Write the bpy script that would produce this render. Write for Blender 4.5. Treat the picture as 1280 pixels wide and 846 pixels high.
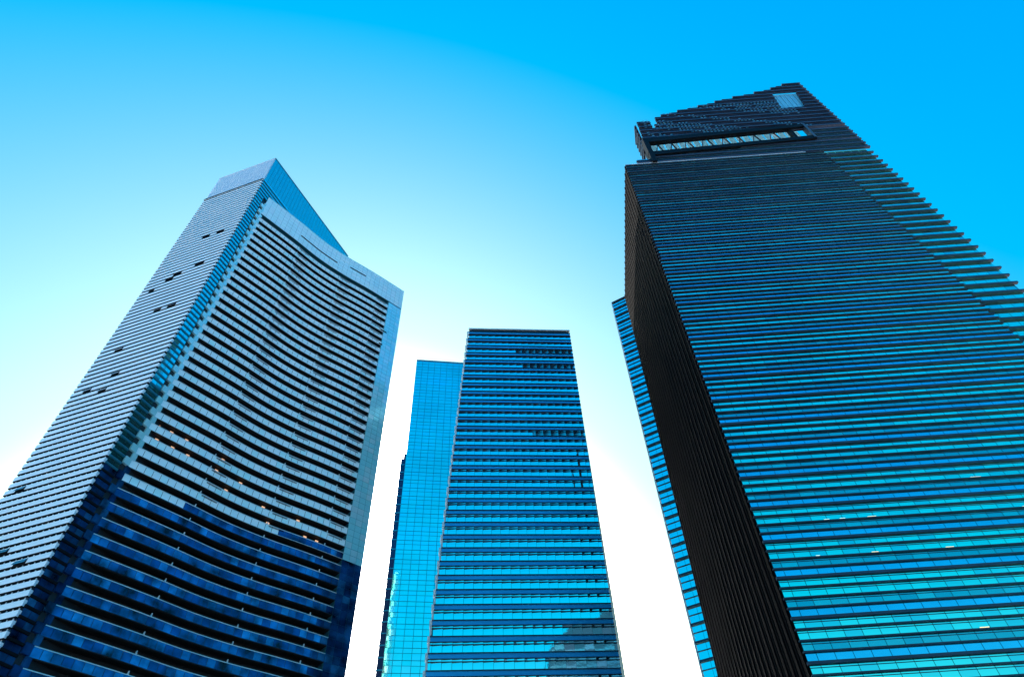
import bpy, math, random
from mathutils import Vector, Matrix
random.seed(7)
R = math.radians
for o in list(bpy.data.objects): bpy.data.objects.remove(o)
scene = bpy.context.scene
col = scene.collection

# ------------------------------------------------------------------ camera
F_PX, VPX, VPY = 809.0, 600.0, -255.0
dx, dy = VPX - 640.0, VPY - 423.0
L = math.hypot(dx, dy)
PITCH = math.atan2(F_PX, L)
ROLL = math.atan2(-dx, -dy)
cam_d = bpy.data.cameras.new('camera'); cam = bpy.data.objects.new('camera', cam_d); col.objects.link(cam)
cam_d.sensor_fit = 'HORIZONTAL'; cam_d.sensor_width = 36.0
cam_d.lens = F_PX / 1280.0 * 36.0
cam_d.clip_start = 0.1; cam_d.clip_end = 8000
cam.matrix_world = (Matrix.Translation((0, 0, 1.7)) @ Matrix.Rotation(math.pi / 2 + PITCH, 4, 'X')
                    @ Matrix.Rotation(-ROLL, 4, 'Z'))
scene.camera = cam

# ------------------------------------------------------------------ sky
SUN_AZ, SUN_EL = R(-16.0), R(24.9)          # azimuth from +Y towards +X
SKY_STRENGTH, EXPOSURE = 0.12, 0.80
world = bpy.data.worlds.new('World'); scene.world = world; world.use_nodes = True
nt = world.node_tree; nt.nodes.clear()
wo = nt.nodes.new('ShaderNodeOutputWorld'); bg = nt.nodes.new('ShaderNodeBackground')
sky = nt.nodes.new('ShaderNodeTexSky'); sky.sky_type = 'NISHITA'; sky.sun_disc = False
sky.sun_elevation = SUN_EL; sky.sun_rotation = SUN_AZ
sky.air_density = 1.0; sky.dust_density = 4.0; sky.ozone_density = 2.0; sky.altitude = 0
# even grade over the whole sky: a clear saturated tropical cyan blue
sep = nt.nodes.new('ShaderNodeSeparateColor'); comb = nt.nodes.new('ShaderNodeCombineColor')
nt.links.new(sky.outputs[0], sep.inputs[0])
def mth(op, a, b):
    n = nt.nodes.new('ShaderNodeMath'); n.operation = op
    if isinstance(a, (int, float)): n.inputs[0].default_value = a
    else: nt.links.new(a, n.inputs[0])
    n.inputs[1].default_value = b
    return n.outputs[0]
WHITE = 5.5
nrm = [mth('MULTIPLY', sep.outputs[i], 1.0 / WHITE) for i in range(3)]
r_ = mth('MAXIMUM', mth('SUBTRACT', nrm[0], 0.24), 0.0)
r_ = mth('ADD', mth('MULTIPLY', mth('EXPONENT', mth('MULTIPLY', r_, -1.3), 0.0), -1.0), 1.0)
g_ = mth('MULTIPLY', mth('POWER', nrm[1], 0.74), 1.09)
b_ = mth('MULTIPLY', mth('POWER', nrm[2], 0.22), 1.08)
for i, v in enumerate((r_, g_, b_)):
    hot = mth('MAXIMUM', mth('SUBTRACT', nrm[i], 1.15), 0.0)      # glare round the sun keeps its own brightness
    ad = nt.nodes.new('ShaderNodeMath'); nt.links.new(v, ad.inputs[0]); nt.links.new(mth('MULTIPLY', mth('POWER', hot, 2.0), 3.0), ad.inputs[1])
    nt.links.new(mth('MULTIPLY', mth('MINIMUM', ad.outputs[0], 10.0), WHITE), comb.inputs[i])
nt.links.new(comb.outputs[0], bg.inputs[0]); bg.inputs[1].default_value = SKY_STRENGTH
nt.links.new(bg.outputs[0], wo.inputs[0])

# ------------------------------------------------------------------ sun
sun_d = bpy.data.lights.new('sun', 'SUN'); sun = bpy.data.objects.new('sun', sun_d); col.objects.link(sun)
sun_d.energy = 5.0; sun_d.angle = R(0.5); sun_d.color = (1.0, 0.95, 0.87)
sdir = Vector((math.sin(SUN_AZ) * math.cos(SUN_EL), math.cos(SUN_AZ) * math.cos(SUN_EL), math.sin(SUN_EL)))
sun.rotation_euler = sdir.to_track_quat('Z', 'Y').to_euler(); sun.location = sdir * 900

scene.view_settings.view_transform = 'Standard'; scene.view_settings.look = 'None'
scene.view_settings.exposure = EXPOSURE; scene.view_settings.gamma = 1.0
scene.view_settings.use_curve_mapping = False
scene.render.engine = 'CYCLES'

# ------------------------------------------------------------------ materials
def material(name, base, rough=0.4, metal=0.0, ior=1.5, var=0.0, var_col=None, noise=0.0, noise_scale=0.3,
             emit=None, emit_s=0.0, translucent=0.0, streak=False, wav=0.0, spec=.5):
    m = bpy.data.materials.new(name); m.use_nodes = True
    t = m.node_tree; b = t.nodes['Principled BSDF']
    b.inputs['Base Color'].default_value = (*base, 1); b.inputs['Roughness'].default_value = rough
    b.inputs['Metallic'].default_value = metal; b.inputs['IOR'].default_value = ior
    b.inputs['Specular IOR Level'].default_value = spec
    cur = None
    if var > 0:
        geo = t.nodes.new('ShaderNodeNewGeometry'); oi = t.nodes.new('ShaderNodeObjectInfo')
        ad = t.nodes.new('ShaderNodeMath'); ad.operation = 'ADD'
        t.links.new(geo.outputs['Random Per Island'], ad.inputs[0]); t.links.new(oi.outputs['Random'], ad.inputs[1])
        fr = t.nodes.new('ShaderNodeMath'); fr.operation = 'FRACT'; t.links.new(ad.outputs[0], fr.inputs[0])
        mu = t.nodes.new('ShaderNodeMath'); mu.operation = 'POWER'; t.links.new(fr.outputs[0], mu.inputs[0]); mu.inputs[1].default_value = 2.5
        ml = t.nodes.new('ShaderNodeMath'); ml.operation = 'MULTIPLY'; t.links.new(mu.outputs[0], ml.inputs[0]); ml.inputs[1].default_value = var
        mx = t.nodes.new('ShaderNodeMix'); mx.data_type = 'RGBA'
        t.links.new(ml.outputs[0], mx.inputs[0])
        mx.inputs[6].default_value = (*base, 1); mx.inputs[7].default_value = (*var_col, 1)
        cur = mx.outputs[2]
    if noise > 0:
        tc = t.nodes.new('ShaderNodeTexCoord'); mp = t.nodes.new('ShaderNodeMapping')
        t.links.new(tc.outputs['Object'], mp.inputs[0])
        if streak: mp.inputs['Scale'].default_value = (1, 1, 0.06)
        nz = t.nodes.new('ShaderNodeTexNoise'); nz.inputs['Scale'].default_value = noise_scale; nz.inputs['Detail'].default_value = 5
        t.links.new(mp.outputs[0], nz.inputs['Vector'])
        mr = t.nodes.new('ShaderNodeMapRange'); t.links.new(nz.outputs['Fac'], mr.inputs[0])
        mr.inputs[1].default_value = .3; mr.inputs[2].default_value = .7
        mr.inputs[3].default_value = 1 - noise; mr.inputs[4].default_value = 1 + noise
        mx2 = t.nodes.new('ShaderNodeMix'); mx2.data_type = 'RGBA'; mx2.blend_type = 'MULTIPLY'; mx2.inputs[0].default_value = 1
        if cur: t.links.new(cur, mx2.inputs[6])
        else: mx2.inputs[6].default_value = (*base, 1)
        t.links.new(mr.outputs[0], mx2.inputs[7]); cur = mx2.outputs[2]
    if cur: t.links.new(cur, b.inputs['Base Color'])
    if wav > 0:
        tc = t.nodes.new('ShaderNodeTexCoord')
        nz = t.nodes.new('ShaderNodeTexNoise'); nz.inputs['Scale'].default_value = .55; nz.inputs['Detail'].default_value = 2
        t.links.new(tc.outputs['Object'], nz.inputs['Vector'])
        bp = t.nodes.new('ShaderNodeBump'); bp.inputs['Strength'].default_value = 1.0; bp.inputs['Distance'].default_value = wav
        t.links.new(nz.outputs['Fac'], bp.inputs['Height']); t.links.new(bp.outputs[0], b.inputs['Normal'])
    if emit:
        b.inputs['Emission Color'].default_value = (*emit, 1); b.inputs['Emission Strength'].default_value = emit_s
    if translucent > 0:
        tr = t.nodes.new('ShaderNodeBsdfTranslucent'); tr.inputs[0].default_value = (*base, 1)
        ms = t.nodes.new('ShaderNodeMixShader'); ms.inputs[0].default_value = translucent
        t.links.new(b.outputs[0], ms.inputs[1]); t.links.new(tr.outputs[0], ms.inputs[2])
        t.links.new(ms.outputs[0], t.nodes['Material Output'].inputs[0])
    return m

M = {
 'paving': material('paving', (.50, .49, .46), .8, noise=.15, noise_scale=.4),
 'asphalt': material('asphalt', (.05, .05, .052), .85, noise=.2, noise_scale=2),
 'kerb': material('kerb', (.35, .34, .33), .8, noise=.15, noise_scale=2),
 'dark_core': material('dark_core', (.012, .014, .018), .5),
 'black': material('black', (.005, .005, .007), .6, spec=.12),
 # right tower
 'r_glass': material('r_glass', (.20, .98, .76), .03, metal=1.0, var=.75, var_col=(.10, .62, .62), noise=.12, noise_scale=.06, wav=.006),
 'r_glass_dim': material('r_glass_dim', (.06, .46, .48), .05, metal=.95, var=.6, var_col=(.14, .74, .66), wav=.006),
 'r_spandrel': material('r_spandrel', (.06, .58, .76), .08, metal=.95, noise=.10, noise_scale=.08),
 'r_fin': material('r_fin', (.05, .05, .075), .38, metal=.4, noise=.2, noise_scale=.15),
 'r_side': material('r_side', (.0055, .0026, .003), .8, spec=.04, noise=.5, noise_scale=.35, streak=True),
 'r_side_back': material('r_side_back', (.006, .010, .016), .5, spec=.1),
 'frit': material('frit', (.42, .68, .78), .25, translucent=.3),
 'crown_glass_and_sky_gap': material('crown_glass_and_sky_gap', (.16, .46, .62), .2, translucent=.25),
 'steel': material('steel', (.10, .10, .115), .4, metal=.6),
 'lit': material('lit', (.8, .7, .45), .5, emit=(1.0, .72, .30), emit_s=.75),
 'lit_white': material('lit_white', (.8, .8, .7), .5, emit=(.75, 1.0, .85), emit_s=.7),
 'lamp': material('lamp', (.6, .4, .25), .5, emit=(1.0, .50, .25), emit_s=.5),
 # left tower
 'l_clad': material('l_clad', (.93, .92, .95), .25, metal=.0, spec=.9, var=.5, var_col=(.95, .94, .97), noise=.04, noise_scale=.12),
 'l_lattice': material('l_lattice', (.74, .78, .86), .3, metal=.1, var=.6, var_col=(.88, .9, .94)),
 'l_window': material('l_window', (.02, .05, .10), .08, metal=.4, var=.4, var_col=(.2, .34, .5)),
 'l_glass': material('l_glass', (.12, .90, .86), .05, metal=.95, var=.6, var_col=(.4, .95, .9)),
 'l_fin': material('l_fin', (.04, .20, .26), .3, metal=.5),
 'l_column': material('l_column', (.60, .95, .95), .2, metal=.3, var=.6, var_col=(.4, .92, .92)),
 'l_panel': material('l_panel', (.80, .97, .97), .14, metal=.05, spec=1.0, var=.7, var_col=(.94, .97, .98), noise=.04),
 'l_strip': material('l_strip', (.40, .93, .95), .12, metal=.35, spec=.9, var=.8, var_col=(.82, .97, .98), noise=.05),
 'l_balus': material('l_balus', (.96, .98, .96), .10, metal=.0, spec=1.0, var=.8, var_col=(.62, .94, .92), noise=.03),
 'l_painted_reflection': material('l_painted_reflection', (.006, .06, .19), .06, metal=.5, var=.8, var_col=(.03, .22, .44), noise=.95, noise_scale=.3, wav=.012),  # dark mottled reflection put into the colour of the lower storeys
 'l_rail': material('l_rail', (.72, .76, .76), .3, metal=.3),
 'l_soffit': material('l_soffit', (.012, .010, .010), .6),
 'l_divider': material('l_divider', (.75, .70, .68), .5),
 # middle
 'm_glass': material('m_glass', (.30, .97, .88), .03, metal=1.0, var=.6, var_col=(.75, .97, .93), noise=.14, noise_scale=.05, wav=.004),
 'm_spandrel': material('m_spandrel', (.016, .34, .66), .3, metal=.35, noise=.12, noise_scale=.05),
 'm_fin': material('m_fin', (.03, .04, .07), .35, metal=.5),
 'm_edge': material('m_edge', (.75, .74, .75), .4),
 'c_glass': material('c_glass', (.14, .97, .86), .05, metal=1.0, var=.7, var_col=(.55, .95, .95), noise=.14, noise_scale=.04, wav=.006),
 'c_joint': material('c_joint', (.02, .30, .40), .3, metal=.5),
 'c_wing': material('c_wing', (.01, .04, .11), .2, metal=.4),
 'far_wall': material('far_wall', (.003, .018, .045), .6, spec=.1),
 'far_glass': material('far_glass', (.004, .04, .10), .3, spec=.2, var=.5, var_col=(.01, .09, .18)),
 's_glass': material('s_glass', (.34, .95, .88), .05, metal=1.0, var=.6, var_col=(.7, .96, .92)),
}

# ------------------------------------------------------------------ mesh helpers
class Wall:
    """vertical plane: s along it, d outwards (right-hand side of its direction), z up"""
    def __init__(self, a, b):
        self.a = Vector(a); v = Vector(b) - self.a; self.len = v.length; self.u = v.normalized()
        self.n = Vector((self.u.y, -self.u.x)); self.rz = math.atan2(self.u.y, self.u.x)
    def p(self, s, d, z):
        q = self.a + self.u * s + self.n * d
        return Vector((q.x, q.y, z))

class Poly:
    """the same along a polyline"""
    def __init__(self, pts):
        self.pts = [Vector(p) for p in pts]
        self.walls = [Wall(a, b) for a, b in zip(pts[:-1], pts[1:])]
        self.acc = [0.0]
        for w in self.walls: self.acc.append(self.acc[-1] + w.len)
        self.len = self.acc[-1]
    def seg(self, s):
        for i, w in enumerate(self.walls):
            if s <= self.acc[i + 1] or i == len(self.walls) - 1: return i, w
    def p(self, s, d, z):
        i, w = self.seg(s); t = s - self.acc[i]
        # blend the normal near joints so offset bands stay closed
        n = w.n.copy()
        if t < 1e-4 and i > 0: n = (w.n + self.walls[i - 1].n).normalized()
        if w.len - t < 1e-4 and i < len(self.walls) - 1: n = (w.n + self.walls[i + 1].n).normalized()
        q = w.a + w.u * t + n * d
        return Vector((q.x, q.y, z))
    def cuts(self, s0, s1):
        return [s0] + [a for a in self.acc[1:-1] if s0 + .05 < a < s1 - .05] + [s1]

FACES = [(0, 1, 2, 3), (7, 6, 5, 4), (0, 4, 5, 1), (1, 5, 6, 2), (2, 6, 7, 3), (3, 7, 4, 0)]
class MB:
    def __init__(self): self.v = []; self.f = []
    def hexa(self, c):                       # 8 corners: outer face 0-3, inner face 4-7
        n = len(self.v); self.v += [Vector(p) for p in c]
        self.f += [tuple(n + i for i in q) for q in FACES]
    def box(self, w, s0, s1, z0, z1, d0, d1):
        """d0 inner depth, d1 outer depth"""
        self.hexa([w.p(s0, d1, z0), w.p(s1, d1, z0), w.p(s1, d1, z1), w.p(s0, d1, z1),
                   w.p(s0, d0, z0), w.p(s1, d0, z0), w.p(s1, d0, z1), w.p(s0, d0, z1)])
    def band(self, poly, s0, s1, z0, z1, d0, d1):
        c = poly.cuts(s0, s1); n = len(self.v); k = len(c)
        for s in c:
            self.v += [poly.p(s, d1, z0), poly.p(s, d1, z1), poly.p(s, d0, z1), poly.p(s, d0, z0)]
        for i in range(k - 1):
            a = n + 4 * i; b = a + 4
            self.f += [(a, b, b + 1, a + 1), (a + 1, b + 1, b + 2, a + 2), (a + 2, b + 2, b + 3, a + 3), (a + 3, b + 3, b, a)]
        e = n + 4 * (k - 1)
        self.f += [(n, n + 1, n + 2, n + 3), (e + 3, e + 2, e + 1, e)]
    def pane(self, w, s0, s1, z0, z1, d, th=.05, tilt=.0, yaw=.0):
        """glass pane, its outer face very slightly out of true"""
        j = lambda: random.uniform(-tilt, tilt)
        a, b = j(), j()
        y = yaw * (s1 - s0) / 2; q = [a + b - y, b - a + y, -a - b + y, a - b - y]
        self.hexa([w.p(s0, d + q[0], z0), w.p(s1, d + q[1], z0), w.p(s1, d + q[2], z1), w.p(s0, d + q[3], z1),
                   w.p(s0, d - th, z0), w.p(s1, d - th, z0), w.p(s1, d - th, z1), w.p(s0, d - th, z1)])
    def prism(self, bottom, top, z0, z1):
        n = len(self.v); k = len(bottom)
        self.v += [Vector((p[0], p[1], z0)) for p in bottom] + [Vector((p[0], p[1], z1)) for p in top]
        for i in range(k):
            j = (i + 1) % k; self.f.append((n + i, n + j, n + k + j, n + k + i))
        self.f += [tuple(range(n + k - 1, n - 1, -1)), tuple(range(n + k, n + 2 * k))]
    def bar(self, a, b, r):
        a = Vector(a); b = Vector(b); d = (b - a).normalized()
        x = d.orthogonal().normalized() * r; y = d.cross(x).normalized() * r
        self.hexa([a + x + y, a - x + y, a - x - y, a + x - y, b + x + y, b - x + y, b - x - y, b + x - y])
    def build(self, name, mat, parent=None, kind=None):
        base = root_loc(parent)
        me = bpy.data.meshes.new(name)
        me.from_pydata([tuple(p - base) for p in self.v], [], self.f); me.update()
        me.materials.append(M[mat])
        o = bpy.data.objects.new(name, me); col.objects.link(o)
        if parent: o.parent = parent
        if kind: o['kind'] = kind
        return o
def root_loc(o):
    v = Vector((0, 0, 0))
    while o: v = v + o.location; o = o.parent
    return v
def part(name, mat, parent, *boxes):
    m = MB()
    for b in boxes: m.box(*b)
    return m.build(name, mat, parent)
def thing(name, loc, label, cat, group=None):
    o = bpy.data.objects.new(name, None); col.objects.link(o); o.location = loc
    o['label'] = label; o['category'] = cat
    if group: o['group'] = group
    return o
pane_mesh = {}
def pane_object(name, mat, w, s0, s1, z0, z1, d, parent, tilt=.0):
    key = (mat, round(s1 - s0, 3), round(z1 - z0, 3))
    if key not in pane_mesh:
        a, h = (s1 - s0) / 2, (z1 - z0) / 2
        me = bpy.data.meshes.new(name)
        v = [(-a, 0, -h), (a, 0, -h), (a, 0, h), (-a, 0, h), (-a, .05, -h), (a, .05, -h), (a, .05, h), (-a, .05, h)]
        me.from_pydata(v, [], FACES); me.update(); me.materials.append(M[mat]); pane_mesh[key] = me
    o = bpy.data.objects.new(name, pane_mesh[key]); col.objects.link(o); o.parent = parent
    o.location = w.p((s0 + s1) / 2, d, (z0 + z1) / 2) - root_loc(parent)
    rz = w.rz if isinstance(w, Wall) else w.seg((s0 + s1) / 2)[1].rz
    o.rotation_euler = (random.uniform(-tilt, tilt), 0, rz + random.uniform(-tilt, tilt))
    return o
def lerp(a, b, t): return a + (b - a) * t
def table(tab, z):
    if z <= tab[0][0]: return tab[0][1]
    for (z0, v0), (z1, v1) in zip(tab[:-1], tab[1:]):
        if z <= z1: return v0 + (v1 - v0) * (z - z0) / (z1 - z0)
    return tab[-1][1]

# ------------------------------------------------------------------ ground
def sheet(name, x0, y0, x1, y1, z, mat):
    me = bpy.data.meshes.new(name); me.from_pydata([(x0, y0, z), (x1, y0, z), (x1, y1, z), (x0, y1, z)], [], [(0, 1, 2, 3)])
    me.materials.append(M[mat]); o = bpy.data.objects.new(name, me); col.objects.link(o); o['kind'] = 'structure'; return o
sheet('ground', -4000, -4000, 4000, 4000, 0, 'paving')
sheet('road', -400, 30, 400, 44, .004, 'asphalt')
for yk in (29.7, 44.0):
    m = MB(); m.box(Wall((-400, yk + .3), (400, yk + .3)), 0, 800, 0, .13, 0, .3)
    k = m.build('kerb', 'kerb'); k['kind'] = 'structure'

# ================================================================== RIGHT TOWER
def right_tower():
    t = thing('office_tower', (80, 135, 0), 'tallest dark blue tower with sunshade fins and stepped louvred crown', 'skyscraper')
    W = Wall((44.8, 105.1), (133.9, 103.88))
    X = lambda x: (x - 44.8) / W.u.x
    sl = lambda z: -0.011 * (220 - z)
    sb = lambda z: X(116.3) + 0.034 * (220 - z)
    roof = 220.2
    # core
    n = 12
    back_y = lambda z: 164.3 + (220 - z) * .133
    m = MB()
    m.prism([W.p(-2.1, -.35, 0)[:2], W.p(79, -.35, 0)[:2], (124, back_y(0)), (50.6, back_y(0))],
            [W.p(.15, -.35, 0)[:2], W.p(71.2, -.35, 0)[:2], (117, back_y(220)), (49.3, back_y(220))], 0, roof)
    m.build('core', 'dark_core', t)
    # front rows; period of four rows between the thick fins
    P = 7.09; z_thick = [58.64 - 8 * P + P * k for k in range(0, 33)]
    PW = 2.86; parts_left = 300
    stuff = {'r_glass': MB(), 'r_glass_dim': MB(), 'r_spandrel': MB()}
    transom = MB()
    visible = []
    for zt in z_thick:
        fins = [(0, .24, .42), (-1.80, .12, .41), (-3.62, .12, .41), (-5.36, .12, .41)]
        for dz, h, dep in fins:
            z = zt + dz
            if z < 3 or z + h > roof: continue
            part('sunshade_fin', 'r_fin', t, (W, sl(z) - .15, sb(z) + .3, z - h, z + h, -.2, dep))
        rows = [(-.28, -1.66, 'r_glass'), (-1.94, -3.48, 'r_glass'), (-3.76, -5.22, 'r_glass_dim'), (-5.50, -6.83, 'r_spandrel')]
        for zt_, zb_, mat in rows:
            z1, z0 = zt + zt_, zt + zb_
            if z0 < 3 or z0 > roof - .6: continue
            z1 = min(z1, roof - .05)
            a, b = sl(z0) + .1, sb(z0) - .1
            # the same mullion grid on every storey
            k0 = math.floor((a + 3) / PW)
            s = -3 + PW * k0
            while s < b:
                p0, p1 = max(a, s + .045), min(b, s + PW - .045); s += PW
                if p1 - p0 < .4: continue
                if mat == 'r_spandrel':
                    stuff[mat].pane(W, p0, p1, z0, z1, .04, tilt=.002)
                elif mat == 'r_glass' and z0 > 40 and parts_left > 0 and abs((p1 - p0) - (PW - .09)) < 1e-6 and p0 < 62:
                    parts_left -= 1
                    pane_object('window_pane', mat, W, p0, p1, z0, z1, .04, t, tilt=.004)
                else:
                    stuff[mat].pane(W, p0, p1, z0, z1, .04, tilt=.007)
            if mat != 'r_spandrel':
                transom.box(W, a, b, z1 - .42, z1 - .34, 0, .12)
    stuff['r_glass'].build('window_panes', 'r_glass', t, 'stuff')
    stuff['r_glass_dim'].build('narrow_panes', 'r_glass_dim', t, 'stuff')
    stuff['r_spandrel'].build('spandrel_panels', 'r_spandrel', t, 'stuff')
    transom.build('transoms', 'r_fin', t, 'stuff')
    # recessed right bay and its long box fins
    FP = 3.545
    zs = [58.64 + FP * k for k in range(-15, 47)]
    bay = MB(); lines = MB()
    for z in zs:
        if z < 5 or z > 219: continue
        s = sb(z) - 1
        while s < X(133.0) - .5:
            e = min(s + PW, X(133.0)); bay.pane(W, s + .04, e - .04, z + .3, z + FP - .34, -.75, tilt=.006); s += PW
    bay.build('bay_panes', 'r_glass', t, 'stuff')
    part('bay_core', 'dark_core', t, (W, X(112), X(132.9), 0, 219, -30, -.9))
    for z in zs:
        if z < 5 or z > 219: continue
        e = X(133.7)
        part('bay_fin', 'r_fin', t, (W, sb(z) + .3, e, z - .30, z + .30, -.9, -.08))
    # -------- crown
    left = [(220, 49.3), (224.5, 49.4), (224.6, 55.0), (259.6, 56.0), (259.7, 63.9), (263, 64.2), (264, 66.7), (267.8, 74.9), (272.6, 87.9), (276.9, 96.6), (280.2, 106.8), (284, 117.3), (289, 126)]
    hl = lambda z: lerp(116.5, 118.2, (z - 263.6) / 15); hr = lambda z: lerp(126.6, 128.6, (z - 265) / 14)
    def spans(z):
        x0, x1 = table(left, z), 133.9
        out = [(x0, x1)]
        if 253.5 < z < 259.6: out = [(56.0, 61.3), (63.9 if z > 256 else 62.5, x1)]
        if 229.5 < z < 240.5: out = [(lerp(117.3, 119, (z - 230) / 10), x1)]
        if 264 < z < 278.6:
            out = [(a, b) for a, b in out if b < hl(z)] + [(x0, hl(z)), (hr(z), x1)]
        return out
    zc = []; z = 221.6
    while z < 290: zc.append(z); z += FP / 2
    crown_back = MB(); dots = MB(); low = MB()
    for i, z in enumerate(zc):
        big = i % 2 == 0
        for (xa, xb) in spans(z):
            if xb - xa < .8: continue
            h, dep = (.40, .42) if big else (.12, .22)
            mat = 'r_fin'
            part('crown_louvre', mat, t, (W, X(xa), X(xb), z - h, z + h, -.5, dep))
            zb = z + h + .02; ztp = min(z + FP / 2 - (.14 if big else .44), 289.4)
            if 228 < z < 230 or 239 < z < 242: continue
            crown_back.box(W, X(xa) + .3, X(xb) - .3, zb - .1, ztp + .1, -.5, -.35)
            if z > 241:
                s = X(xa) + 1
                while s < X(xb) - 1:
                    on = math.sin(s * .21 + i * .9) + math.sin(s * .083 + i * .35) > -.1
                    if on and X(58) < s < X(121) and z < 270 and random.random() < .8:
                        dots.pane(W, s, s + .85, ztp - .36, ztp, .2, tilt=.012)  # pale panes imitate sky showing through gaps in the louvres
                    s += 1.43
            else:
                s = X(xa) + .4
                while s < X(xb) - 1:
                    dots_w = min(PW - .1, X(xb) - s - .5)
                    low.pane(W, s, s + dots_w, zb + .1, ztp, -.1, tilt=.006); s += PW
    crown_back.build('crown_backing', 'dark_core', t, 'stuff')
    dots.build('sky_gap_panes', 'crown_glass_and_sky_gap', t, 'stuff')
    low.build('attic_panes', 'r_glass_dim', t, 'stuff')
    # the long opening: two sloping beams, end frames, truss, pale canopy
    def beam(name, x0, x1, zl0, zl1, zr0, zr1, d0, d1, mat='black'):
        m = MB(); a, b = X(x0), X(x1)
        m.hexa([W.p(a, d1, zl0), W.p(b, d1, zr0), W.p(b, d1, zr1), W.p(a, d1, zl1), W.p(a, d0, zl0), W.p(b, d0, zr0), W.p(b, d0, zr1), W.p(a, d0, zl1)])
        return m.build(name, mat, t)
    beam('crown_beam', 54.6, 118.2, 225.8, 228.6, 230.4, 232.8, -.8, 1.0)
    beam('crown_beam', 54.8, 118.0, 237.2, 240.6, 241.4, 243.8, -.8, 1.0)
    part('crown_post', 'black', t, (W, X(54.6), X(56.4), 220.3, 240.4, -1.2, 1.3))
    part('crown_post', 'black', t, (W, X(111.2), X(112.6), 232.5, 241.5, -1.2, .2))
    part('crown_post', 'steel', t, (W, X(117.3), X(118.2), 231, 243.5, -.9, 1.2))
    x = 57.5
    while x < 110:
        m = MB(); m.bar(W.p(X(x), -1.9, 228), W.p(X(x) - 2.6, -1.9, 243), .26); m.build('truss_bar', 'steel', t)
        m = MB(); m.bar(W.p(X(x), -2.5, 228), W.p(X(x) + 4.3, -2.5, 244), .16); m.build('truss_bar', 'steel', t)
        x += random.choice((5.5, 7.8, 6.6))
    m = MB()
    for k in range(22):
        m.pane(W, X(55.9) + k * 2.83, X(55.5) + k * 2.83 + 2.7, 227, 249, -3.4, tilt=.01)
    m.build('canopy_panes', 'frit', t, 'stuff')
    # light panel in the crown hole
    m = MB()
    m.hexa([W.p(X(115.8), -.9, 262.8), W.p(X(129.6), -.9, 262.8), W.p(X(129.6), -.9, 280), W.p(X(115.8), -.9, 280),
            W.p(X(115.8), -1, 262.8), W.p(X(129.6), -1, 262.8), W.p(X(129.6), -1, 280), W.p(X(115.8), -1, 280)])
    m.build('crown_window', 'crown_glass_and_sky_gap', t)
    for k in range(7):
        m = MB(); m.bar(W.p(X(117 + k * 1.9), -.85, 264), W.p(X(117 + k * 1.9) + .8, -.85, 279), .04); m.build('crown_mullion', 'steel', t)
    # side return of the crown
    W2 = Wall((56.4, 113.5), (55.2, 105.4))
    for i, z in enumerate(zc):
        if 225 < z < 259.5 and i % 2 == 0 and not 229.5 < z < 236.5:
            part('crown_louvre', 'r_fin', t, (W2, 0, W2.len - .3, z - .5, z + .5, -.3, .5))
    part('crown_side', 'dark_core', t, (W2, .4, W2.len - .6, 240.6, 258.6, -.4, -.25))
    part('crown_post', 'steel', t, (W2, 1.0, 1.5, 220.3, 240.6, -.4, .1))
    part('crown_post', 'steel', t, (W2, 4.0, 4.4, 220.3, 240.6, -.4, .1))
    part('roof_parapet', 'l_rail', t, (W, -.1, X(110), 220.2, 220.5, -.6, .45))
    # -------- dark ribbed side
    top_f, top_b = Vector((44.95, 105.4)), Vector((48.9, 164.3))
    zb0 = 0; bot_f = Vector((42.5, 105.5)); bot_b = Vector((50.9, back_y(0)))
    nrm = Vector((-1, .067))
    def side(tt, z, d):
        k = z / roof
        q = bot_f.lerp(top_f, k).lerp(bot_b.lerp(top_b, k), tt) + nrm * d
        return Vector((q.x, q.y, z))
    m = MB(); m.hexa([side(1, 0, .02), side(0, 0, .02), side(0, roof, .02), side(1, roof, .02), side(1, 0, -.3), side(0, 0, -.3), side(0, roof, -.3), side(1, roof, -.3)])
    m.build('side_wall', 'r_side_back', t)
    N = 64
    for i in range(N):
        a = i / N; b = a + .55 / N
        m = MB(); dd = .30 + .16 * (i % 3 == 0)
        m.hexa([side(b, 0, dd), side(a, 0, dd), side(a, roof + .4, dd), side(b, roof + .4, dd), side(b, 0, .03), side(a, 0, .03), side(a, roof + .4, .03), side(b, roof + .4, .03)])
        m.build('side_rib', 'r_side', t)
    m = MB()
    for k in range(1, 62):                      # storey joints behind the ribs
        z = k * FP
        m.hexa([side(1, z, .14), side(0, z, .14), side(0, z + .3, .14), side(1, z + .3, .14), side(1, z, .03), side(0, z, .03), side(0, z + .3, .03), side(1, z + .3, .03)])
    m.build('side_transoms', 'r_side', t, 'stuff')
    # lit rooms behind the glass
    for x, z, w_, mt in [(55.5, 70.6, 1.0, 'lit_white'), (58.4, 70.6, 1.0, 'lit_white'), (63.5, 69.9, 1.6, 'lit'), (86.5, 77.6, 2.0, 'lit'),
                         (92.0, 70.4, 2.2, 'lit'), (95.5, 63.1, 2.2, 'lit'), (61.0, 62.9, 1.2, 'lit'), (71.6, 49.1, 1.5, 'lit'), (51.2, 63.0, .7, 'lit_white'),
                         (74.0, 63.4, 1.4, 'lit'), (60, 155.6, .5, 'lit_white'), (66, 155.6, .5, 'lit_white'), (72, 155.6, .5, 'lit_white'), (79, 162.6, .5, 'lit_white'),
                         (84, 162.6, .5, 'lit_white'), (70, 169.8, .5, 'lit_white'), (73, 169.8, .5, 'lit_white'), (88, 148.5, .5, 'lit_white'), (92, 148.5, .5, 'lit_white'),
                         (66, 120.1, .9, 'lit_white'), (70, 120.1, .7, 'lit_white'), (75, 120.1, .8, 'lit_white'), (77, 98.9, .8, 'lit_white')]:
        kk = round((z - 58.64 + 4.6) / P); z = 58.64 + P * kk - 3.42
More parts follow.
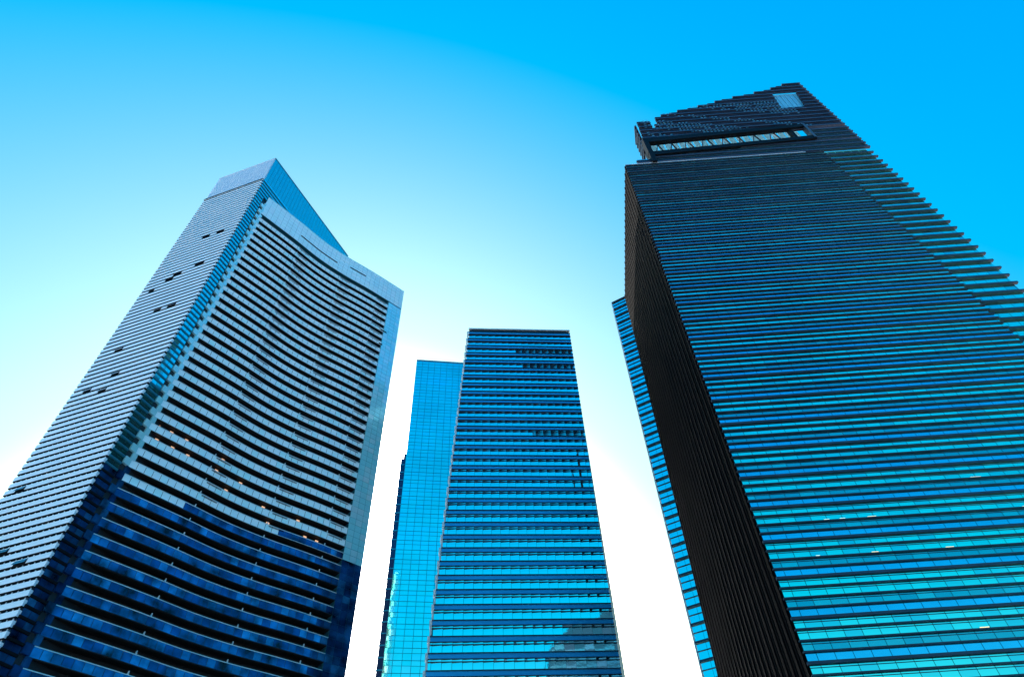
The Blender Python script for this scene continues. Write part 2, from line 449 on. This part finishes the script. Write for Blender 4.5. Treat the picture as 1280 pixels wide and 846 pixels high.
        part('lit_window', mt, t, (W, X(x), X(x) + w_, z, z + .2, .02, .10))
    # lower storeys, out of the picture
    part('entrance_canopy', 'steel', t, (W, 10, 50, 5.2, 5.7, 0, 5))
    return t
right_tower()

# ================================================================== LEFT TOWER
def left_tower():
    t = thing('apartment_tower', (-75, 120, 0), 'pale banded apartment tower with curved front of stacked balconies', 'skyscraper')
    c = (-81.8, 97.3)
    Fw = Wall((-104.3, 103.88), c); S = Wall(c, (-64.5, 140.4))
    top = 227
    # core of the tall slab
    back = [Fw.p(0, -.5, 0)[:2], Fw.p(Fw.len - .2, -.5, 0)[:2], S.p(S.len, -.5, 0)[:2], (S.p(S.len, 0, 0) + Vector((Fw.u.x, Fw.u.y, 0)) * -23)[:2]]
    m = MB(); m.prism(back, back, 0, top - .3); m.build('slab_core', 'dark_core', t)
    PZ = 1.745
    slots = []                                   # open window leaves: (s, z, width)
    for u, z, w_ in [(.70, 178.2, 2.6), (.48, 177.0, 2.6), (.66, 160.2, 3.0), (.38, 158.4, 2.8), (.30, 157.0, 2.6), (.62, 141.9, 2.6), (.44, 140.5, 2.2),
                     (.13, 153.3, 1.8), (.22, 127.9, 2.4), (.41, 117.2, 2.2), (.15, 113.0, 2.2), (.37, 111.2, 2.2),
                     (.12, 85.4, 2.4), (.40, 69.6, 2.6), (.66, 66.9, 2.8), (.28, 60.8, 2.4), (.50, 59.6, 2.2)]:
        slots.append((u * Fw.len, z, w_))
    windows = MB(); ticks = MB(); shade_strips = MB()
    z = 88.73 - 50 * PZ; rows = []
    while z < 209.6: rows.append(z); z += PZ
    for z in rows:
        part('cladding_band', 'l_clad', t, (Fw, -.1, Fw.len - .05, z + .05, z + 1.12, -.5, .34))
        shade_strips.box(Fw, -.05, Fw.len - .1, z - .10, z + .045, -.4, .30)  # black strip imitating the shade under each cladding band
        s = 0
        while s < Fw.len - .2:
            e = min(s + 1.3, Fw.len - .1); windows.pane(Fw, s + .05, e - .05, z + 1.14, z + PZ - .12, -.12, tilt=.006); s += 1.3
        s = .65
        while s < Fw.len:
            ticks.box(Fw, s, s + .06, z + 1.12, z + PZ + .05, -.1, .10); s += 1.3
    shade_strips.build('painted_shade_strips', 'black', t, 'stuff'); windows.build('window_strips', 'l_window', t, 'stuff'); ticks.build('window_mullions', 'l_clad', t, 'stuff')
    for s, z, w_ in slots:
        k = min(rows, key=lambda r: abs(r - z)); sh = .02
        m = MB(); m.box(Fw, s, s + w_, k - .12, k + 1.0, .2, .37)
        ow = m.build('open_window', 'black', t)
        m = MB(); q = (k + .95, k + .1)
        m.hexa([Fw.p(s, .72, q[1]), Fw.p(s + w_, .72, q[1]), Fw.p(s + w_, .42, q[0]), Fw.p(s, .42, q[0]),
                Fw.p(s, .68, q[1]), Fw.p(s + w_, .68, q[1]), Fw.p(s + w_, .38, q[0]), Fw.p(s, .38, q[0])])
        m.build('leaf', 'l_window', ow)
    # fine lattice above
    part('cladding_band', 'black', t, (Fw, -.1, Fw.len - .05, 209.7, 210.2, -.5, .5))
    z = 210.3
    lat = MB(); latb = MB()
    while z < top - .3:
        lat_row = MB(); s = 0
        while s < Fw.len - .1:
            e = min(s + 1.3, Fw.len - .02); lat_row.box(Fw, s + .05, e - .05, z, z + .68, -.4, .12); s += 1.3
        lat_row.build('screen_row', 'l_lattice', t)
        z += .87
    part('screen_backing', 'l_fin', t, (Fw, .1, Fw.len - .1, 210.2, top - .5, -.48, -.3))
    part('roof_coping', 'l_lattice', t, (Fw, -.1, Fw.len, top - .3, top, -.6, .2))
    # side wall: glass and fins
    s_in = 3.1; s_col = 5.9
    glass = MB(); gd = MB()
    for z in rows:
        if z < 3: continue
        mats = glass if z > 86 else gd  # panes and fins lower down are coloured as a dark reflection
        e = s_in if z < 201 else S.len
        s = .15
        while s < e - .1:
            q = min(s + 1.45, e); mats.pane(S, s + .04, q - .04, z + .5, z + PZ - .06, .02, tilt=.006); s += 1.45
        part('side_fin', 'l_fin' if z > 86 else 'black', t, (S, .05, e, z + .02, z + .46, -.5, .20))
    z = 210.3
    while z < top - .4:
        s = .15
        while s < S.len - .2:
            q = min(s + 1.45, S.len); glass.pane(S, s + .04, q - .04, z + .10, z + .76, .02, tilt=.006); s += 1.45
        z += .87
    glass.build('side_panes', 'l_glass', t, 'stuff'); gd.build('reflection_side_panes', 'l_painted_reflection', t, 'stuff')
    part('side_coping', 'l_fin', t, (S, 0, S.len, top - .3, top, -.6, .15))
    # pale pier between the side wall and the balconies
    FH = 3.47
    for k in range(-14, 45):
        z = 49.28 + FH * k
        if z < 0 or z > 200: continue
        mat = 'l_column' if z > 88 else 'l_painted_reflection'  # lower pier panels carry the painted reflection
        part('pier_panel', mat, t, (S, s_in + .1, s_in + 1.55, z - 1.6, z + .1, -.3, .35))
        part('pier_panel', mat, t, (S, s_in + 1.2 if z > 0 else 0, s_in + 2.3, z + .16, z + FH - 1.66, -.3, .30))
    part('pier', 'dark_core', t, (S, s_in, s_col, 0, 202, -1, -.2))
    # balcony block, concave in plan
    A, K, B = Vector((-80.0, 101.5)), Vector((-62.0, 123.5)), Vector((-40.3, 144.1))
    ctrl = [A - (Vector((-71.5, 111.9)) - A), A, Vector((-71.5, 111.9)), Vector((-65.2, 120.1)), Vector((-58.3, 127.3)), Vector((-50.0, 134.7)), B, B + (B - Vector((-50.0, 134.7)))]
    pts = []
    for i in range(1, len(ctrl) - 2):            # smooth curve through the measured plan points
        p0, p1, p2, p3 = ctrl[i - 1:i + 3]
        for j in range(4):
            q = j / 4
            pts.append(.5 * (2 * p1 + (p2 - p0) * q + (2 * p0 - 5 * p1 + 4 * p2 - p3) * q * q + (3 * p1 - p0 - 3 * p2 + p3) * q ** 3))
    pts.append(B)
    P = Poly([tuple(p) for p in pts])
    roof = 205.0; s_strip = P.len - 5.6; D = 2.4
    # solid behind the balconies
    inner = [P.p(s, -D, 0)[:2] for s in [0.01] + P.acc[1:-1] + [P.len - .01]]
    behind = [(-44, 156), (-66, 145)]
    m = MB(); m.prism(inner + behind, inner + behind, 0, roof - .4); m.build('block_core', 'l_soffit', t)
    zone = [-3.5, -3.5, -3.5, 0, 0, 0, 0, 0, 3.5, 3.5, 3.5, 3.5]  # stepped upper edge of the reflection painted on the balustrades
    def in_reflection(z, f): return z < 88.5 + zone[int(max(0, min(.999, f)) * 12)]
    big = 300; rest = MB(); rest_dark = MB()
    strip = MB(); strip_d = MB()
    for k in range(-13, 43):
        z = 49.28 + FH * k                       # rail height
        if z > 192.5: continue
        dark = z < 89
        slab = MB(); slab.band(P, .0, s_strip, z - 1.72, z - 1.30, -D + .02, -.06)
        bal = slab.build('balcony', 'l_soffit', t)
        ml = MB(); ml.band(P, .0, s_strip, z, z + .12, -.12, .10); ml.build('rail', 'l_rail', bal)
        ml = MB(); ml.band(P, .0, s_strip, z - 1.60, z - 1.54, -.1, .05); ml.build('sill', 'l_rail' if not dark else 'l_painted_reflection', bal)
        ep = MB(); ep.box(P.walls[0], -.05, .12, z - 1.6, z + .09, -.3, .1); ep.build('end_post', 'l_rail', bal)
        ss = s_strip / 31.0; 
        for i in range(31):
            a, b = i * ss + .05, (i + 1) * ss - .05
            td = in_reflection(z, i / 31)
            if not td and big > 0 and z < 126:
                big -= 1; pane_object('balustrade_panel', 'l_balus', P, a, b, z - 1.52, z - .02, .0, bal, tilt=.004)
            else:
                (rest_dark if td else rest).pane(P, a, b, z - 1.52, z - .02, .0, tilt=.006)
        for sf in (.30, .62, .90):
            dv = MB(); s = s_strip * sf
            dv.hexa([P.p(s, .05, z + .1), P.p(s + .13, .05, z + .1), P.p(s + .13, -.1, z + .85), P.p(s, -.1, z + .85),
                     P.p(s, -.9, z + .1), P.p(s + .13, -.9, z + .1), P.p(s + .13, -.35, z + .85), P.p(s, -.35, z + .85)])
            dv.build('divider', 'l_divider', bal)
            if not in_reflection(z, sf):                # open stretch with twin bars beside the divider
                for zz in (z - .20, z - .40):
                    op = MB(); op.band(P, s + .4, s + 4.2, zz, zz + .09, .04, .07); op.build('open_slot', 'black', bal)
        # closed right-hand strip
        for i in range(3):
            a = s_strip + i * 1.86
            for (q0, q1) in ((z - 1.6, z + .06), (z + .12, z + FH - 1.66)):
                (strip_d if z < 89 else strip).pane(P, a + .03, a + 1.83, q0, q1, .06, tilt=.006)  # lower strip panels get the painted reflection too
    rest.build('balustrade_panels', 'l_balus', t, 'stuff'); rest_dark.build('reflection_balustrade_panels', 'l_painted_reflection', t, 'stuff')
    sc = MB(); sc.band(P, s_strip + .02, P.len - .02, 0, roof - .4, -D, -.05); sc.build('strip_core', 'l_fin', t)
    # parapet above the last balcony
    z = 194.0
    pb = MB(); pb.band(P, .0, P.len, 193.9, roof - .3, -D, -.02); pb.build('parapet_core', 'l_fin', t)
    while z < roof - .4:
        hgt = min(1.83, roof - .3 - z); s = 0
        row = MB()
        while s < P.len - .2:
            e = min(s + 1.83, P.len); row.pane(P, s + .03, e - .03, z + .03, z + hgt - .03, .06, tilt=.006); s += 1.83
        row.build('parapet_row', 'l_panel', t)
        z += 1.83
    strip.build('strip_panels', 'l_strip', t, 'stuff'); strip_d.build('reflection_strip_panels', 'l_painted_reflection', t, 'stuff')
    # the right return of the block
    e = Wall(tuple(B), (-44, 156))
    part('return_wall', 'l_panel', t, (e, .02, e.len, 0, roof - .3, -.4, 0))
    cp = MB(); cp.band(P, 0, P.len, roof - .3, roof, -D, .12); cp.build('block_coping', 'l_column', t)
    for s0, s1, z0 in [(15, 30.5, 197.9), (35.5, 42, 199.8), (51.5, 54.0, 176.4), (51.8, 53.2, 169.4)]:
        m = MB(); m.band(P, s0, s1, z0, z0 + .55, .05, .12); m.build('vent_slot', 'black', t)
    # warm lamps in a few balconies
    for k, fr in [(15, .03), (15, .09), (15, .16), (14, .05), (14, .12), (14, .19), (15, .34), (14, .33), (13, .40), (14, .45), (13, .58), (12, .62), (13, .75), (12, .80), (12, .86), (16, .02)]:
        z = 49.28 + FH * k
        m = MB(); m.band(P, s_strip * fr, s_strip * fr + .8, z + .75, z + 1.35, -1.25, -1.1); m.build('balcony_lamp', 'lamp', t)
    return t
left_tower()

# ================================================================== MIDDLE TOWER
def middle_tower():
    t = thing('office_tower', (0, 205, 0), 'blue and white striped tower tapering upwards, centre of the group', 'skyscraper')
    W = Wall((-19.1, 184.2), (26.4, 188.8))
    sl = lambda z: -.0667 * (230 - z); sr = lambda z: W.len - .009 * (230 - z)
    m = MB(); m.prism([W.p(sl(0) + .3, -.3, 0)[:2], W.p(sr(0) - .3, -.3, 0)[:2], (36, 262), (-14, 240)],
                      [W.p(.3, -.3, 0)[:2], W.p(W.len - .3, -.3, 0)[:2], (36, 262), (-14, 240)], 0, 229.5)  # unseen rear stretched back to keep sun off the right tower's side
    m.build('core', 'dark_core', t)
    H = 4.745; big = 260; rest = MB(); strips = MB()
    for k in range(-16, 32):
        z = 80.05 + H * k
        if z > 229.6: break
        a, b = sl(z), sr(z)
        part('spandrel_band', 'm_spandrel', t, (W, a + .1, b - .1, z - 1.42, z - .02, -.2, .30))
        part('ledge', 'm_fin', t, (W, a, b, z - .02, z + .16, -.2, .66))
        part('ledge', 'm_fin', t, (W, a, b, z - 1.55, z - 1.42, -.2, .50))
        part('ledge', 'm_fin', t, (W, a, b, z - 2.34, z - 2.20, -.2, .50))
        part('edge_fin', 'm_edge', t, (W, a - .75, a - .02, z - 1.7, z + .2, -1.6, .35))
        part('edge_fin', 'm_edge', t, (W, a - .55, a - .02, z - H + .25, z - 1.75, -1.6, .15))
        pw = 2.9; s0 = math.floor(a / pw) * pw; s = s0
        while s < b:
            p0, p1 = max(a + .1, s + .04), min(b - .1, s + pw - .04); s += pw
            if p1 - p0 < .3: continue
            z0, z1 = z - H + .18, z - 2.36
            if 75 < z < 152 and big > 0 and p1 - p0 > pw - .1:
                big -= 1; pane_object('window_pane', 'm_glass', W, p0, p1, z0, z1, .14, t, tilt=.004).rotation_euler.z -= .0798
            else: rest.pane(W, p0, p1, z0, z1, .14, tilt=.006, yaw=.08)
            strips.pane(W, p0, p1, z - 2.18, z - 1.57, .14, tilt=.004, yaw=.08)
    rest.build('window_panes', 'm_glass', t, 'stuff'); strips.build('upper_light_panes', 'm_glass', t, 'stuff')
    part('roof_coping', 'm_edge', t, (W, -.2, W.len + .1, 229.5, 230.1, -1, .2))
    for k, f0 in ((29, .45), (27, .50), (19, .55)):           # louvred plant floors
        z = 80.05 + H * k
        for j in range(3):
            part('plant_louvre', 'm_fin', t, (W, lerp(0, sr(z), f0), sr(z) - .6, z - H + .5 + j * .62, z - H + .60 + j * .62, .05, .36))
    return t
middle_tower()

# ================================================================== CYAN GLASS TOWER
def glass_tower():
    k = 1.25
    t = thing('glass_tower', (-40, 275, 0), 'plain cyan glass tower with square grid, beside the striped centre tower', 'skyscraper')
    W = Wall((-45.2 * k, 201 * k), (-45.2 * k + 44, 201 * k + 44 * .17))
    top = 1.7 + 228.3 * k
    m = MB(); m.prism([W.p(0, -.2, 0)[:2], W.p(W.len, -.2, 0)[:2], (-10, 300), (-52, 296)], [W.p(0, -.2, 0)[:2], W.p(W.len, -.2, 0)[:2], (-10, 300), (-52, 296)], 0, top - .4)
    m.build('core', 'c_joint', t)
    H = 4.75; z = .4; i = 0
    big = MB(); strip = MB()
    while z < top - 2:
        s = .05
        while s < W.len - .1:
            e = min(s + 3.55, W.len)
            big.pane(W, s + .09, e - .09, z + .12, z + H * .56, .03, tilt=.01)
            strip.pane(W, s + .09, e - .09, z + H * .56 + .16, min(z + H - .10, top), .03, tilt=.008)
            s += 3.55
        z += H
    big.build('window_panes', 'c_glass', t, 'stuff'); strip.build('spandrel_panes', 'c_glass', t, 'stuff')
    part('roof_coping', 'l_rail', t, (W, 0, W.len, top - .4, top, -.6, .1))
    # lower dark wing at the left
    W3 = Wall((-45.2 * k - 3.2, 201 * k + 4), (-45.2 * k + .4, 201 * k + 4))
    ztop = 1.7 + 171.5 * k
    part('side_wing', 'c_wing', t, (W3, 0, 3.6, 0, ztop, -18, 0))
    z = 60
    while z < ztop - 2:
        part('wing_ledge', 'c_joint', t, (W3, -.15, 3.4, z, z + .5, -18, .2)); z += H
    part('wing_cap', 'c_wing', t, (W3, 1.0, 3.6, ztop, ztop + 4, -17, -1))
    return t
glass_tower()

# ================================================================== TOWER BEHIND THE RIGHT ONE
def strip_tower():
    k = 1.3
    t = thing('office_tower', (70, 215, 0), 'narrow strip of a banded cyan tower behind the dark side wall', 'skyscraper')
    A = (39.3 * k, 151.5 * k); W = Wall(A, (A[0] + 10.5, A[1] - 5.67))
    top = 1.7 + 198.4 * k
    pts = [W.p(.2, -.3, 0)[:2], W.p(W.len, -.3, 0)[:2], (88, 232), (76, 240)]
    m = MB(); m.prism(pts, pts, 0, top - .4); m.build('core', 'dark_core', t)
    H = 5.45; z = top - .5; panes = MB()
    while z > 6:
        s_l = .0 - .009 * (top - z)
        part('ledge', 'm_fin', t, (W, s_l, W.len, z - .55, z, -.3, .7))
        part('edge_fin', 'm_edge', t, (W, s_l - .45, s_l - .02, z - H + .1, z, -1.2, .4))
        part('ledge', 'm_fin', t, (W, s_l, W.len, z - 2.95, z - 2.75, -.3, .3))
        s = s_l
        while s < W.len - .1:
            e = min(s + 3.0, W.len)
            panes.pane(W, s + .04, e - .04, z - 2.72, z - .58, .03, tilt=.008)
            panes.pane(W, s + .04, e - .04, z - H + .03, z - 2.98, .03, tilt=.008); s += 3.0
        z -= H
    panes.build('window_panes', 's_glass', t, 'stuff')
    return t
strip_tower()

# ================================================================== TOWER ACROSS THE STREET (seen mirrored in the centre tower)
def mirrored_tower():
    t = thing('office_tower', (45, -70, 0), 'dark sloping-roofed tower mirrored in the lower right of the striped centre tower', 'skyscraper')
    m = MB()
    x0, x1, y0, y1 = 22, 98, -95, -60
    prof = [(x1, 0), (x0, 0), (x0, 198), (27, 203), (41, 213), (78, 228), (x1, 234)]
    n = len(prof)
    m.v = [Vector((x, y1, z)) for x, z in prof] + [Vector((x, y0, z)) for x, z in prof]
    m.f = [tuple(range(n)), tuple(range(2 * n - 1, n - 1, -1))] + [(i, i + n, (i + 1) % n + n, (i + 1) % n) for i in range(n)]
    m.build('wall', 'far_wall', t)
    W = Wall((x1, y1), (x0, y1))
    z = 6
    while z < 196:
        part('window_band', 'far_glass', t, (W, 1, x1 - x0 - 1, z, z + 2.2, .02, .12)); z += 4.2
    return t
mirrored_tower()
